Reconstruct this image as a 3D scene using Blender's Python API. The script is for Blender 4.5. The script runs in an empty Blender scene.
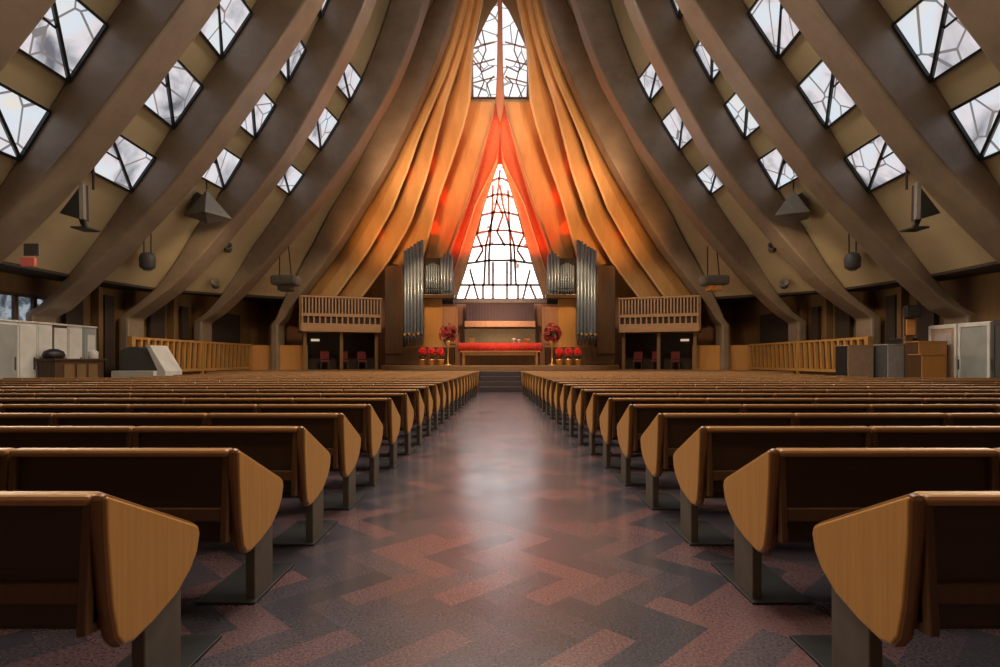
import bpy, bmesh, math, random
from mathutils import Vector, Matrix
random.seed(7)
C = bpy.context.scene.collection
EYE, F, CX, HY = 1.38, 575.0, 500.0, 360.0
def at(x, y, d):
    """a point of the place seen in direction (x, y) of the 1000x667 view, d metres down the hall"""
    return Vector(((x-CX)*d/F, d, EYE+(HY-y)*d/F))

# ------------------------------------------------------------------ materials
def nodes_of(m):
    m.use_nodes = True
    nt = m.node_tree; nt.nodes.clear()
    out = nt.nodes.new('ShaderNodeOutputMaterial')
    b = nt.nodes.new('ShaderNodeBsdfPrincipled')
    nt.links.new(b.outputs[0], out.inputs[0])
    return nt, b, out
def N(nt, typ, **kw):
    n = nt.nodes.new(typ)
    for k, v in kw.items(): setattr(n, k, v)
    return n
def ramp(nt, fac, stops):
    r = N(nt, 'ShaderNodeValToRGB')
    els = r.color_ramp.elements
    while len(els) < len(stops): els.new(0.5)
    for e, (p, c) in zip(els, stops):
        e.position = p; e.color = (*c, 1)
    nt.links.new(fac, r.inputs[0])
    return r
def plain(name, col, rough=0.5, metal=0.0, var=0.12, scale=6.0, spec=0.5):
    m = bpy.data.materials.new(name); nt, b, _ = nodes_of(m)
    tc = N(nt, 'ShaderNodeTexCoord'); no = N(nt, 'ShaderNodeTexNoise')
    no.inputs['Scale'].default_value = scale; no.inputs['Detail'].default_value = 4
    nt.links.new(tc.outputs['Object'], no.inputs['Vector'])
    a = tuple(max(0, c*(1-var)) for c in col); d = tuple(min(1, c*(1+var)) for c in col)
    r = ramp(nt, no.outputs['Fac'], [(0.3, a), (0.7, d)])
    nt.links.new(r.outputs[0], b.inputs['Base Color'])
    b.inputs['Roughness'].default_value = rough; b.inputs['Metallic'].default_value = metal
    b.inputs['Specular IOR Level'].default_value = spec
    return m
def wood(name, col, dark=0.75, scale=(40, 40, 2.0), rough=0.35, spec=0.5, bump=0.02):
    m = bpy.data.materials.new(name); nt, b, _ = nodes_of(m)
    tc = N(nt, 'ShaderNodeTexCoord'); mp = N(nt, 'ShaderNodeMapping'); mp.inputs['Scale'].default_value = scale
    no = N(nt, 'ShaderNodeTexNoise'); no.inputs['Scale'].default_value = 1.0; no.inputs['Detail'].default_value = 5
    no.inputs['Roughness'].default_value = 0.65
    nt.links.new(tc.outputs['Object'], mp.inputs[0]); nt.links.new(mp.outputs[0], no.inputs['Vector'])
    r = ramp(nt, no.outputs['Fac'], [(0.3, tuple(c*dark for c in col)), (0.62, col)])
    nt.links.new(r.outputs[0], b.inputs['Base Color'])
    b.inputs['Roughness'].default_value = rough; b.inputs['Specular IOR Level'].default_value = spec
    bp = N(nt, 'ShaderNodeBump'); bp.inputs['Strength'].default_value = bump
    nt.links.new(no.outputs['Fac'], bp.inputs['Height']); nt.links.new(bp.outputs[0], b.inputs['Normal'])
    return m
def glass_glow(name, stops, strength, scale, lead=0.0, lead_scale=5.0, warp=0.6):
    """daylit pane: sky, cloud and branches seen through it, leaded where lead > 0"""
    m = bpy.data.materials.new(name); nt, b, out = nodes_of(m)
    tc = N(nt, 'ShaderNodeTexCoord'); no = N(nt, 'ShaderNodeTexNoise')
    no.inputs['Scale'].default_value = scale; no.inputs['Detail'].default_value = 5; no.inputs['Distortion'].default_value = warp
    nt.links.new(tc.outputs['Object'], no.inputs['Vector'])
    r = ramp(nt, no.outputs['Fac'], stops); col = r.outputs[0]
    if lead > 0:
        vo = N(nt, 'ShaderNodeTexVoronoi'); vo.feature = 'DISTANCE_TO_EDGE'; vo.inputs['Scale'].default_value = lead_scale
        nt.links.new(tc.outputs['Object'], vo.inputs['Vector'])
        lt = N(nt, 'ShaderNodeMath', operation='GREATER_THAN'); lt.inputs[1].default_value = lead
        nt.links.new(vo.outputs['Distance'], lt.inputs[0])
        mx = N(nt, 'ShaderNodeMix', data_type='RGBA'); nt.links.new(lt.outputs[0], mx.inputs[0])
        mx.inputs[6].default_value = (0.22, 0.20, 0.20, 1); nt.links.new(col, mx.inputs[7]); col = mx.outputs[2]
    nt.links.new(col, b.inputs['Emission Color']); b.inputs['Emission Strength'].default_value = strength
    b.inputs['Base Color'].default_value = (0.05, 0.05, 0.06, 1); b.inputs['Roughness'].default_value = 0.15
    return m
def herringbone(name):
    m = bpy.data.materials.new(name); nt, b, _ = nodes_of(m); L = nt.links
    tc = N(nt, 'ShaderNodeTexCoord'); mp = N(nt, 'ShaderNodeMapping')
    mp.inputs['Rotation'].default_value = (0, 0, math.radians(45)); W = 0.19
    mp.inputs['Scale'].default_value = (1/W, 1/W, 1); mp.inputs['Location'].default_value = (400, 400, 0)
    L.new(tc.outputs['Object'], mp.inputs[0])
    sx = N(nt, 'ShaderNodeSeparateXYZ'); L.new(mp.outputs[0], sx.inputs[0])
    def M(op, a, bb=None):
        n = N(nt, 'ShaderNodeMath', operation=op)
        for i, v in enumerate((a, bb)):
            if v is None: continue
            if isinstance(v, (int, float)): n.inputs[i].default_value = v
            else: L.new(v, n.inputs[i])
        return n.outputs[0]
    n_ = 3
    i = M('FLOOR', sx.outputs[0]); j = M('FLOOR', sx.outputs[1])
    mm = M('FLOORED_MODULO', M('SUBTRACT', i, j), 2*n_)
    hor = M('LESS_THAN', mm, n_-0.5); ver = M('SUBTRACT', 1.0, hor)
    ida = M('SUBTRACT', i, M('MULTIPLY', hor, mm))
    idb = M('SUBTRACT', j, M('MULTIPLY', ver, M('SUBTRACT', 2*n_-1, mm)))
    cb = N(nt, 'ShaderNodeCombineXYZ'); L.new(ida, cb.inputs[0]); L.new(idb, cb.inputs[1]); L.new(hor, cb.inputs[2])
    wn = N(nt, 'ShaderNodeTexWhiteNoise'); L.new(cb.outputs[0], wn.inputs[0])
    r = ramp(nt, wn.outputs['Value'], FLOOR_STOPS)
    r.color_ramp.interpolation = 'CONSTANT'
    no = N(nt, 'ShaderNodeTexNoise'); no.inputs['Scale'].default_value = 70; no.inputs['Detail'].default_value = 3
    L.new(tc.outputs['Object'], no.inputs['Vector'])
    no2 = N(nt, 'ShaderNodeTexNoise'); no2.inputs['Scale'].default_value = 1.3; L.new(tc.outputs['Object'], no2.inputs['Vector'])
    r2 = ramp(nt, no.outputs['Fac'], [(0.28, (0.45, 0.45, 0.45)), (0.72, (1.4, 1.4, 1.4))])
    mx = N(nt, 'ShaderNodeMix', data_type='RGBA', blend_type='MULTIPLY'); mx.inputs[0].default_value = 1
    L.new(r.outputs[0], mx.inputs[6]); L.new(r2.outputs[0], mx.inputs[7]); L.new(mx.outputs[2], b.inputs['Base Color'])
    rr = M('ADD', M('MULTIPLY', no2.outputs['Fac'], 0.14), 0.16); L.new(rr, b.inputs['Roughness'])
    b.inputs['Specular IOR Level'].default_value = 0.55
    bp = N(nt, 'ShaderNodeBump'); bp.inputs['Strength'].default_value = 0.045; bp.inputs['Distance'].default_value = 0.01
    no3 = N(nt, 'ShaderNodeTexNoise'); no3.inputs['Scale'].default_value = 7; no3.inputs['Detail'].default_value = 3
    L.new(tc.outputs['Object'], no3.inputs['Vector'])
    L.new(M('ADD', no.outputs['Fac'], M('MULTIPLY', no3.outputs['Fac'], 3.0)), bp.inputs['Height']); L.new(bp.outputs[0], b.inputs['Normal'])
    return m
FLOOR_STOPS = [(0.0, (0.066, 0.055, 0.066)), (0.34, (0.135, 0.074, 0.076)), (0.52, (0.082, 0.064, 0.074)), (0.66, (0.112, 0.067, 0.073)), (0.80, (0.050, 0.046, 0.056))]

M = {}
M['rib'] = wood('rib_timber', (0.27, 0.20, 0.142), 0.70, (1.2, 1.2, 1.2), 0.40)
M['lining'] = plain('roof_lining', (0.40, 0.31, 0.18), 0.6, var=0.10, scale=0.6)
M['wall'] = wood('wall_panelling', (0.21, 0.115, 0.045), 0.7, (3, 3, 0.4), 0.5)
M['wall_dark'] = plain('recess_shade', (0.035, 0.022, 0.014), 0.7)  # near-black colour carries the shade of openings and gaps
M['floor'] = herringbone('floor_tiles')
M['platform'] = wood('platform_timber', (0.34, 0.19, 0.085), 0.75, (2, 20, 20), 0.45)
M['plum'] = plain('plum_carpet', (0.075, 0.05, 0.055), 0.8, scale=30)
M['pew'] = wood('pew_oak', (0.55, 0.265, 0.068), 0.80, (60, 60, 1.6), 0.38)
M['pew_edge'] = wood('pew_edge_lacquer', (0.22, 0.095, 0.030), 0.75, (20, 20, 2), 0.28)
M['pew_back'] = wood('pew_back_shaded', (0.050, 0.023, 0.010), 0.75, (1.5, 30, 30), 0.45)  # backs face away from the light; that shade is in the colour
M['pew_frame'] = wood('pew_frame_shaded', (0.120, 0.054, 0.022), 0.75, (20, 20, 2), 0.4)  # frames of the backs darkened likewise, shade in the colour
M['pew_rail'] = wood('pew_rail_oak', (0.42, 0.21, 0.085), 0.8, (1.5, 30, 30), 0.26)
M['seat'] = plain('seat_pad', (0.07, 0.036, 0.018), 0.7, scale=20)
M['leg'] = plain('pew_leg_paint', (0.115, 0.095, 0.075), 0.5, scale=12)
M['foot'] = plain('pew_dark_plate', (0.012, 0.011, 0.012), 0.5)
M['pleat'] = wood('canopy_timber', (0.60, 0.33, 0.125), 0.8, (2, 2, 0.5), 0.34)
M['pleat_rim'] = wood('canopy_rim', (0.72, 0.48, 0.25), 0.85, (2, 2, 0.5), 0.32)
M['wish'] = wood('wishbone_timber', (0.50, 0.21, 0.105), 0.8, (3, 3, 0.5), 0.35)
M['wish_redlit'] = plain('wishbone_red_light', (0.52, 0.13, 0.045), 0.4)  # red light on the reveal, put into its colour
M['wish_pale'] = plain('jamb_pale', (0.78, 0.52, 0.32), 0.45, scale=2)
M['frame'] = plain('window_frame_metal', (0.018, 0.022, 0.020), 0.35, 0.4)
M['lead'] = plain('lead_bars', (0.36, 0.26, 0.22), 0.5)
M['roofglass'] = glass_glow('roof_glass', [(0.30, (0.16, 0.16, 0.19)), (0.40, (0.50, 0.50, 0.54)), (0.50, (0.80, 0.74, 0.77)), (0.60, (0.74, 0.82, 0.90)), (0.72, (0.86, 0.80, 0.72))], 0.92, 0.75, lead=0.022, lead_scale=0.95, warp=0.5)
M['altarglass'] = glass_glow('altar_glass', [(0.31, (0.17, 0.11, 0.085)), (0.41, (0.95, 0.88, 0.84)), (0.62, (0.93, 0.96, 1.0)), (0.70, (0.25, 0.17, 0.13))], 3.2, 1.5)
M['upperglass'] = glass_glow('upper_glass', [(0.30, (0.78, 0.76, 0.74)), (0.48, (1.0, 0.97, 0.96)), (0.7, (0.85, 0.9, 0.97))], 1.15, 0.9, lead=0.03, lead_scale=1.0)
M['sideglass'] = glass_glow('side_glass', [(0.35, (0.02, 0.025, 0.03)), (0.50, (0.10, 0.13, 0.16)), (0.60, (0.50, 0.58, 0.64))], 0.6, 2.2)
M['pipe'] = plain('organ_pipe_metal', (0.15, 0.185, 0.24), 0.35, 0.35, scale=2)
M['case'] = wood('organ_case_timber', (0.080, 0.038, 0.015), 0.7, (8, 8, 0.8), 0.4)
M['gold_panel'] = wood('honey_panel', (0.56, 0.27, 0.075), 0.85, (6, 6, 0.8), 0.45)
M['rose_panel'] = wood('rose_panel', (0.42, 0.205, 0.11), 0.85, (6, 6, 0.8), 0.45)
M['purple'] = plain('plum_slats', (0.16, 0.10, 0.13), 0.5)
M['greygreen'] = plain('grey_green_panel', (0.22, 0.19, 0.12), 0.6)
M['ledge'] = plain('pale_ledge', (0.75, 0.42, 0.26), 0.4)
M['red_cloth'] = plain('red_cloth', (0.62, 0.03, 0.015), 0.7, scale=14, var=0.3)
M['maroon'] = plain('maroon_seat', (0.16, 0.018, 0.016), 0.7)
M['red_flower'] = plain('red_petals', (0.75, 0.02, 0.012), 0.6, scale=10, var=0.3)
M['dark_flower'] = plain('crimson_petals', (0.32, 0.012, 0.014), 0.6, scale=10, var=0.35)
M['green'] = plain('leaves', (0.03, 0.07, 0.02), 0.6)
M['gold'] = plain('brass', (0.75, 0.42, 0.13), 0.3, 0.7)
M['table'] = wood('table_timber', (0.62, 0.33, 0.12), 0.8, (3, 20, 20), 0.35)
M['white'] = plain('white_paint', (0.62, 0.60, 0.56), 0.5, scale=2)
M['grey'] = plain('grey_panel', (0.30, 0.31, 0.29), 0.5, scale=2)
M['grey_dark'] = plain('dark_grey_paint', (0.065, 0.062, 0.060), 0.5)
M['black'] = plain('black_paint', (0.012, 0.011, 0.011), 0.45)
M['speaker'] = plain('speaker_grey', (0.14, 0.125, 0.11), 0.55)
M['tan'] = plain('tan_laminate', (0.40, 0.27, 0.18), 0.5)
M['lightgrey'] = plain('light_grey_laminate', (0.38, 0.34, 0.33), 0.5)
M['honey'] = wood('lectern_oak', (0.48, 0.22, 0.06), 0.8, (20, 20, 2), 0.4)
M['screen'] = wood('screen_slats', (0.52, 0.265, 0.075), 0.75, (10, 10, 2), 0.4)
M['balcony'] = wood('balcony_timber', (0.47, 0.265, 0.135), 0.8, (2, 12, 12), 0.42)
M['redsign'] = plain('red_sign', (0.55, 0.05, 0.03), 0.4)
M['amber'] = plain('amber_face', (0.75, 0.36, 0.12), 0.4)
def lamp_mat(name, col, s):
    m = bpy.data.materials.new(name); nt, b, _ = nodes_of(m)
    tc = N(nt, 'ShaderNodeTexCoord'); no = N(nt, 'ShaderNodeTexNoise'); nt.links.new(tc.outputs['Object'], no.inputs['Vector'])
    r = ramp(nt, no.outputs['Fac'], [(0.2, tuple(c*0.85 for c in col)), (0.8, col)])
    nt.links.new(r.outputs[0], b.inputs['Emission Color']); b.inputs['Emission Strength'].default_value = s
    b.inputs['Base Color'].default_value = (*col, 1)
    return m
M['bulb'] = lamp_mat('lit_lamp', (1.0, 0.86, 0.62), 2.5)
M['signwhite'] = lamp_mat('lit_exit_strip', (0.9, 0.72, 0.5), 0.6)
M['signglow'] = lamp_mat('lit_sign', (0.62, 0.12, 0.10), 0.12)

# ------------------------------------------------------------------ mesh helpers
def obj(name, bm, mats, parent=None, bevel=0.0, smooth=False, loc=None):
    bmesh.ops.recalc_face_normals(bm, faces=bm.faces)
    me = bpy.data.meshes.new(name); bm.to_mesh(me); bm.free()
    for m in (mats if isinstance(mats, (list, tuple)) else [mats]): me.materials.append(m)
    if smooth:
        for p in me.polygons: p.use_smooth = True
    o = bpy.data.objects.new(name, me); C.objects.link(o)
    if parent is not None: o.parent = parent
    if loc is not None: o.location = loc
    if bevel > 0:
        md = o.modifiers.new('soft_edge', 'BEVEL'); md.width = bevel; md.segments = 2; md.limit_method = 'ANGLE'; md.angle_limit = math.radians(40)
    return o
def tag(o, label=None, cat=None, group=None, kind=None):
    if label: o['label'] = label
    if cat: o['category'] = cat
    if group: o['group'] = group
    if kind: o['kind'] = kind
    return o
def thing(name, label, cat, loc=(0, 0, 0), rz=0.0, group=None):
    o = bpy.data.objects.new(name, None); C.objects.link(o); o.empty_display_size = 0.2
    o.location = loc; o.rotation_euler = (0, 0, rz)
    return tag(o, label, cat, group)
def copy_tree(o, parent=None):
    c = o.copy(); C.objects.link(c)
    c.parent = parent
    for ch in list(o.children): copy_tree(ch, c)
    return c
def box(bm, x0, x1, y0, y1, z0, z1, mi=0, rot=None):
    vs = [bm.verts.new((x, y, z)) for x in (x0, x1) for y in (y0, y1) for z in (z0, z1)]
    if rot is not None:
        for v in vs: v.co = rot @ v.co
    for f in ((0, 1, 3, 2), (4, 6, 7, 5), (0, 4, 5, 1), (2, 3, 7, 6), (0, 2, 6, 4), (1, 5, 7, 3)):
        bm.faces.new([vs[i] for i in f]).material_index = mi
    return vs
def mbox(*a, **k):
    bm = bmesh.new(); box(bm, *a, **k); return bm
def prism(bm, pts, axis_vec, mi=0, mi_side=None):
    """closed polygon (list of Vector) swept along axis_vec"""
    a = [bm.verts.new(p) for p in pts]; b = [bm.verts.new(Vector(p)+Vector(axis_vec)) for p in pts]
    bm.faces.new(a).material_index = mi; bm.faces.new(b[::-1]).material_index = mi
    n = len(pts)
    for i in range(n):
        bm.faces.new((a[i], a[(i+1) % n], b[(i+1) % n], b[i])).material_index = mi if mi_side is None else mi_side
def bar(bm, p, q, w, h=None, up=Vector((0, 0, 1)), mi=0):
    """square bar from p to q"""
    p, q = Vector(p), Vector(q); h = h or w
    t = (q-p).normalized(); s = t.cross(up)
    if s.length < 1e-3: s = t.cross(Vector((0, 1, 0)))
    s.normalize(); u = s.cross(t)
    va = [bm.verts.new(p+s*(w/2)*i+u*(h/2)*j) for i, j in ((-1, -1), (1, -1), (1, 1), (-1, 1))]
    vb = [bm.verts.new(q+s*(w/2)*i+u*(h/2)*j) for i, j in ((-1, -1), (1, -1), (1, 1), (-1, 1))]
    bm.faces.new(va[::-1]).material_index = mi; bm.faces.new(vb).material_index = mi
    for i in range(4): bm.faces.new((va[i], va[(i+1) % 4], vb[(i+1) % 4], vb[i])).material_index = mi
def lathe(bm, prof, n=16, origin=(0, 0, 0), mi=0):
    o = Vector(origin); rings = []
    for r, z in prof:
        rings.append([bm.verts.new(o+Vector((r*math.cos(2*math.pi*k/n), r*math.sin(2*math.pi*k/n), z))) for k in range(n)])
    for a, b in zip(rings, rings[1:]):
        for k in range(n): bm.faces.new((a[k], a[(k+1) % n], b[(k+1) % n], b[k])).material_index = mi
    bm.faces.new(rings[0][::-1]).material_index = mi; bm.faces.new(rings[-1]).material_index = mi
def lerp_table(tab, v):
    """tab: sorted [(v, value)]"""
    if v <= tab[0][0]: return tab[0][1]
    for (a, fa), (b, fb) in zip(tab, tab[1:]):
        if v <= b: return fa+(fb-fa)*(v-a)/(b-a)
    return tab[-1][1]

# ------------------------------------------------------------------ camera
cam_d = bpy.data.cameras.new('camera'); cam = bpy.data.objects.new('camera', cam_d); C.objects.link(cam)
cam.location = (0, 0, EYE); cam.rotation_euler = (math.pi/2, 0, 0)
cam_d.sensor_width = 36; cam_d.lens = F*36/1000; cam_d.shift_y = (HY-333.5)/1000; cam_d.clip_end = 200
bpy.context.scene.camera = cam

# ------------------------------------------------------------------ roof frame: soffit curve X(z) of each rib
RIB_PX = {
 'A': (14.6, [(0, 270), (41, 227), (85, 183), (141, 111), (196, 39), (226, 0)]),
 'B': (18.7, [(102, 287), (180, 205), (207, 174), (242, 126), (281, 72), (321, 12), (329, 0)]),
 'C': (22.5, [(183, 297), (277, 188), (306, 144), (336, 90), (362, 40), (378, 0)]),
 'D': (27.0, [(240, 304), (311, 222), (344, 178), (366, 147), (399, 90), (420, 36), (430, 0)]),
 'E': (31.0, [(300, 305), (341, 252), (363, 216), (392, 168), (410, 132), (423, 106), (441, 62), (452, 31), (460, 0)]),
}
FOOT = {'A': (-14.3, 2.6), 'B': (-14.4, 2.75), 'C': (-13.9, 2.95), 'D': (-13.5, 3.1), 'E': (-11.6, 3.2)}
TOPX = {'A': [(12.5, -6.0), (14.5, -5.1), (18.3, -3.4), (22.5, -1.6), (26, -0.15)],
        'B': [(14.5, -5.1), (18.3, -3.4), (22.5, -1.6), (26, -0.15)],
        'C': [(18.3, -3.7), (22.5, -1.7), (26, -0.15)],
        'D': [(20.5, -2.4), (23, -1.2), (26, -0.15)],
        'E': [(22.5, -1.6), (26, -0.15)]}
ZS = [3.0+0.5*i for i in range(47)]          # 3.0 .. 26.0
def profile(key):
    d, px = RIB_PX[key]
    tab = [(FOOT[key][1], FOOT[key][0])]
    for x, y in px:
        p = at(x, y, d); tab.append((p.z, p.x))
    tab += [t for t in TOPX[key] if t[0] > tab[-1][0]+0.4]
    zs = [tab[0][0]]+[z for z in ZS if z > tab[0][0]+0.2]
    xs = [lerp_table(tab, z) for z in zs]
    for _ in range(3):
        xs = [xs[0]]+[(xs[i-1]+2*xs[i]+xs[i+1])/4 for i in range(1, len(xs)-1)]+[xs[-1]]
    return list(zip(zs, xs))
PROF = {k: profile(k) for k in RIB_PX}
def off_of(z):
    o = lerp_table([(2.5, 0.36), (3.4, 0.40), (3.8, 0.48), (6.6, 1.18), (9.0, 1.5)], z)
    return o*min(1, max(0.15, (26.2-z)/8))
RIBT = 1.0
RIBS = [('A', -2.4), ('A', 1.0), ('A', 4.4), ('A', 7.8), ('A', 11.2), ('A', 14.6), ('B', 18.7), ('C', 22.5), ('D', 27.0), ('E', 31.0)]
def mirror(p, s): return Vector((p[0]*s, p[1], p[2]))
ORD = ['first', 'second', 'third', 'fourth', 'fifth', 'sixth', 'seventh', 'eighth', 'ninth', 'tenth', 'eleventh', 'twelfth', 'thirteenth',
       'fourteenth', 'fifteenth', 'sixteenth', 'seventeenth', 'eighteenth', 'nineteenth', 'twentieth', 'twenty-first', 'twenty-second', 'twenty-third', 'twenty-fourth']
def side_word(s): return 'left' if s > 0 else 'right'
for s in (1, -1):
    for k, (key, d) in enumerate(RIBS):
        bm = bmesh.new(); rings = []
        pr = PROF[key]
        for z, x in pr:
            xo = x-off_of(z)
            rings.append([bm.verts.new(mirror(p, s)) for p in ((x, d-RIBT, z), (x, d, z), (xo, d, z+0.02), (xo, d-RIBT, z+0.02))])
        for a, b in zip(rings, rings[1:]):
            for i in range(4): bm.faces.new((a[i], a[(i+1) % 4], b[(i+1) % 4], b[i]))
        bm.faces.new(rings[-1])
        # the foot turns down into an upright post against the side wall
        fx, fz = pr[0][1], pr[0][0]
        low = [bm.verts.new(mirror(p, s)) for p in ((fx, d-RIBT, 0), (fx, d, 0), (fx-off_of(fz), d, 0), (fx-off_of(fz), d-RIBT, 0))]
        for i in range(4): bm.faces.new((low[i], low[(i+1) % 4], rings[0][(i+1) % 4], rings[0][i]))
        bm.faces.new(low)
        o = obj('roof_rib', bm, M['rib'], bevel=0.07)
        n = len(RIBS)-1-k
        tag(o, f'curved timber roof rib on the {side_word(s)} slope, {ORD[n]} counting back from the organ', 'beam', 'curved timber ribs of the roof', 'structure')

# roof lining: slope surface behind the ribs, one mesh per side
def roof_x(key, z):
    return lerp_table(PROF[key], z)-off_of(z)
EAVE = {'A': 3.90, 'B': 3.95, 'C': 4.02, 'D': 4.35, 'E': 4.6}
for s in (1, -1):
    bm = bmesh.new(); cols = []
    for key, d in RIBS+[('E', 36.0)]:
        zs = [EAVE[key]]+[z for z in ZS if z >= 5.0]
        cols.append([[bm.verts.new(mirror((roof_x(key, z)-dx, d-0.5, z+dx*0.3), s)) for z in zs] for dx in (0.0, 0.18)])
    n = len(cols[0][0])
    for a, b in zip(cols, cols[1:]):
        for q in (0, 1):
            for i in range(n-1): bm.faces.new((a[q][i], a[q][i+1], b[q][i+1], b[q][i]))
        for i in (0, n-1): bm.faces.new((a[0][i], b[0][i], b[1][i], a[1][i]))
    for c in (cols[0], cols[-1]):
        for i in range(n-1): bm.faces.new((c[0][i], c[0][i+1], c[1][i+1], c[1][i]))
    o = obj('ceiling_'+side_word(s), bm, M['lining'])
    tag(o, f'tan panelled roof slope between the ribs on the {side_word(s)}', 'ceiling', None, 'structure')

# ------------------------------------------------------------------ roof windows: near-square panes between the ribs, set on the lining
# (bay from rib i to rib i+1, list of z ranges)
BAYS = [(3, [(6.2, 7.25), (8.0, 9.3), (10.1, 11.4)]), (4, [(6.15, 7.3), (8.0, 9.35), (10.1, 11.4)]), (5, [(6.6, 7.65), (8.55, 9.85), (10.7, 12.1)]),
        (6, [(7.8, 8.9), (9.7, 10.95), (11.8, 13.0), (14.2, 15.0)]), (7, [(8.9, 9.8), (10.9, 12.2), (13.1, 14.1)])]
wn = 0
for s in (1, -1):
    for i, zr in BAYS:
        (k0, d0), (k1, d1) = RIBS[i], RIBS[i+1]
        ya, yb = d0+0.02, d1-RIBT-0.04
        def onroof(y, z, lift=0.0):
            t = (y-(d0-0.5))/(d1-d0)
            x = roof_x(k0, z)*(1-t)+roof_x(k1, z)*t
            sl = (roof_x(k1, z+0.3)-roof_x(k1, z-0.3))/0.6
            nrm = Vector((1, 0, -sl)).normalized()
            return mirror(Vector((x, y, z))+nrm*lift, s)
        for j, (z0, z1) in enumerate(zr):
            wn += 1
            fr = bmesh.new()
            c00, c10, c11, c01 = [(ya, z0), (yb, z0), (yb, z1), (ya, z1)]
            up = onroof(ya, z0, 1)-onroof(ya, z0, 0)
            for a, b in ((c00, c10), (c10, c11), (c11, c01), (c01, c00)):
                bar(fr, onroof(*a, 0.09), onroof(*b, 0.09), 0.065, 0.10, up)
            f = obj('window_%d' % wn, fr, M['frame'])
            place = ('lowest', 'second from the bottom', 'third from the bottom', 'topmost')[j]
            tag(f, f'square roof window on the {side_word(s)} slope, {place} in the {ORD[7-i]} bay back from the organ', 'window', 'roof windows between the ribs', 'structure')
            pb = bmesh.new()
            pb.faces.new([pb.verts.new(onroof(*q, 0.06)) for q in (c00, c10, c11, c01)])
            obj('pane', pb, M['roofglass'], f)
            mb = bmesh.new()
            ym, zm = ya+(yb-ya)*0.10, z1
            bar(mb, onroof(ya+0.25*(yb-ya), z1-0.02, 0.09), onroof(yb-0.04, z0+0.05, 0.09), 0.075, 0.09, up)
            bar(mb, onroof(ya+0.05, z0+0.55*(z1-z0), 0.09), onroof(ya+0.58*(yb-ya), z0+0.52*(z1-z0), 0.09), 0.05, 0.07, up)
            obj('mullion', mb, M['frame'], f)

# ------------------------------------------------------------------ floor, walls
def struct(name, bm, m, label=None, cat=None, bevel=0.0, parent=None):
    o = obj(name, bm, m, parent, bevel); 
    if parent is None: tag(o, label, cat, None, 'structure')
    return o
struct('floor', mbox(-17, 17, -5, 45, -0.2, 0.0), M['floor'], 'dark plum and rust herringbone floor of the nave', 'floor')
WX = [(-5, 14.7), (19, 14.7), (22.5, 14.4), (27, 14.1), (31, 13.9), (35, 13.9)]
for s in (1, -1):
    bm = bmesh.new()
    pts = [Vector((-x*s, y, 0)) for y, x in WX]; pts += [Vector((-(x+0.3)*s, y, 0)) for y, x in reversed(WX)]
    prism(bm, pts, (0, 0, 5.0))
    w = struct('wall_'+side_word(s), bm, M['wall'], f'brown timber panelled side wall under the {side_word(s)} eave', 'wall')
    # upright battens, and dark boxes painting the shade of openings in the wall
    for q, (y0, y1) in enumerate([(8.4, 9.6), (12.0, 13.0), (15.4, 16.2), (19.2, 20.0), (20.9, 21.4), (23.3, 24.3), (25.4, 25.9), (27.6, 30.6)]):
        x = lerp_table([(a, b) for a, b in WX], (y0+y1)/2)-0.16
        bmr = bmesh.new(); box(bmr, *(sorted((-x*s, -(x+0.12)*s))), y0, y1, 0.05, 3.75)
        struct('wall_opening_shade', bmr, M['wall_dark'], parent=w)
    for y0 in (10.6, 13.6, 20.45, 22.1, 24.6, 26.4):
        x = lerp_table([(a, b) for a, b in WX], y0)-0.32
        bmr = bmesh.new(); box(bmr, *(sorted((-x*s, -(x+0.3)*s))), y0, y0+0.22, 0.0, 4.0)
        struct('wall_batten', bmr, M['wall'], parent=w, bevel=0.02)
    # flat strip of ceiling over the low side bay, from the eave out to the wall
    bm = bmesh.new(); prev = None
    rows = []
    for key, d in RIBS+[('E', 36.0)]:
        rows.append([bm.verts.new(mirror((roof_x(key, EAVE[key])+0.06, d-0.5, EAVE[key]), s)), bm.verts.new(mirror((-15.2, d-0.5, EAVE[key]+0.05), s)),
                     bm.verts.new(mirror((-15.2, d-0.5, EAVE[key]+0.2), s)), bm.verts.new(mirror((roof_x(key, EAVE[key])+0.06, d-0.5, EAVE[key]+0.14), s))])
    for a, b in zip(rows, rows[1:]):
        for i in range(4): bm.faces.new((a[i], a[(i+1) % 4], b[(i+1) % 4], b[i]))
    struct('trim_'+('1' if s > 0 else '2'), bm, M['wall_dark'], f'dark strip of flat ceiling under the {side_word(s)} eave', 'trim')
struct('wall_back', mbox(-15, 15, -5.2, -5.0, 0, 27), M['wall'], 'brown timber wall at the entrance end', 'wall')

# ------------------------------------------------------------------ chancel wall, wishbone frame and windows
DW = 34.2
bm = bmesh.new()
def quad(bm, pts, mi=0): bm.faces.new([bm.verts.new(p) for p in pts]).material_index = mi
# wall under the window and out to the sides
box(bm, -14.2, 14.2, DW+0.35, DW+1.4, 0, 5.15)
wf = struct('wall_front', bm, M['rose_panel'], 'rose-brown timber wall behind the altar below the great window', 'wall')
bm = bmesh.new(); box(bm, -14.2, 14.2, DW+1.3, DW+1.5, 5, 28)
struct('wall_apse', bm, M['pleat'], 'timber wall closing the roof peak behind the canopy', 'wall')

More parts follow.
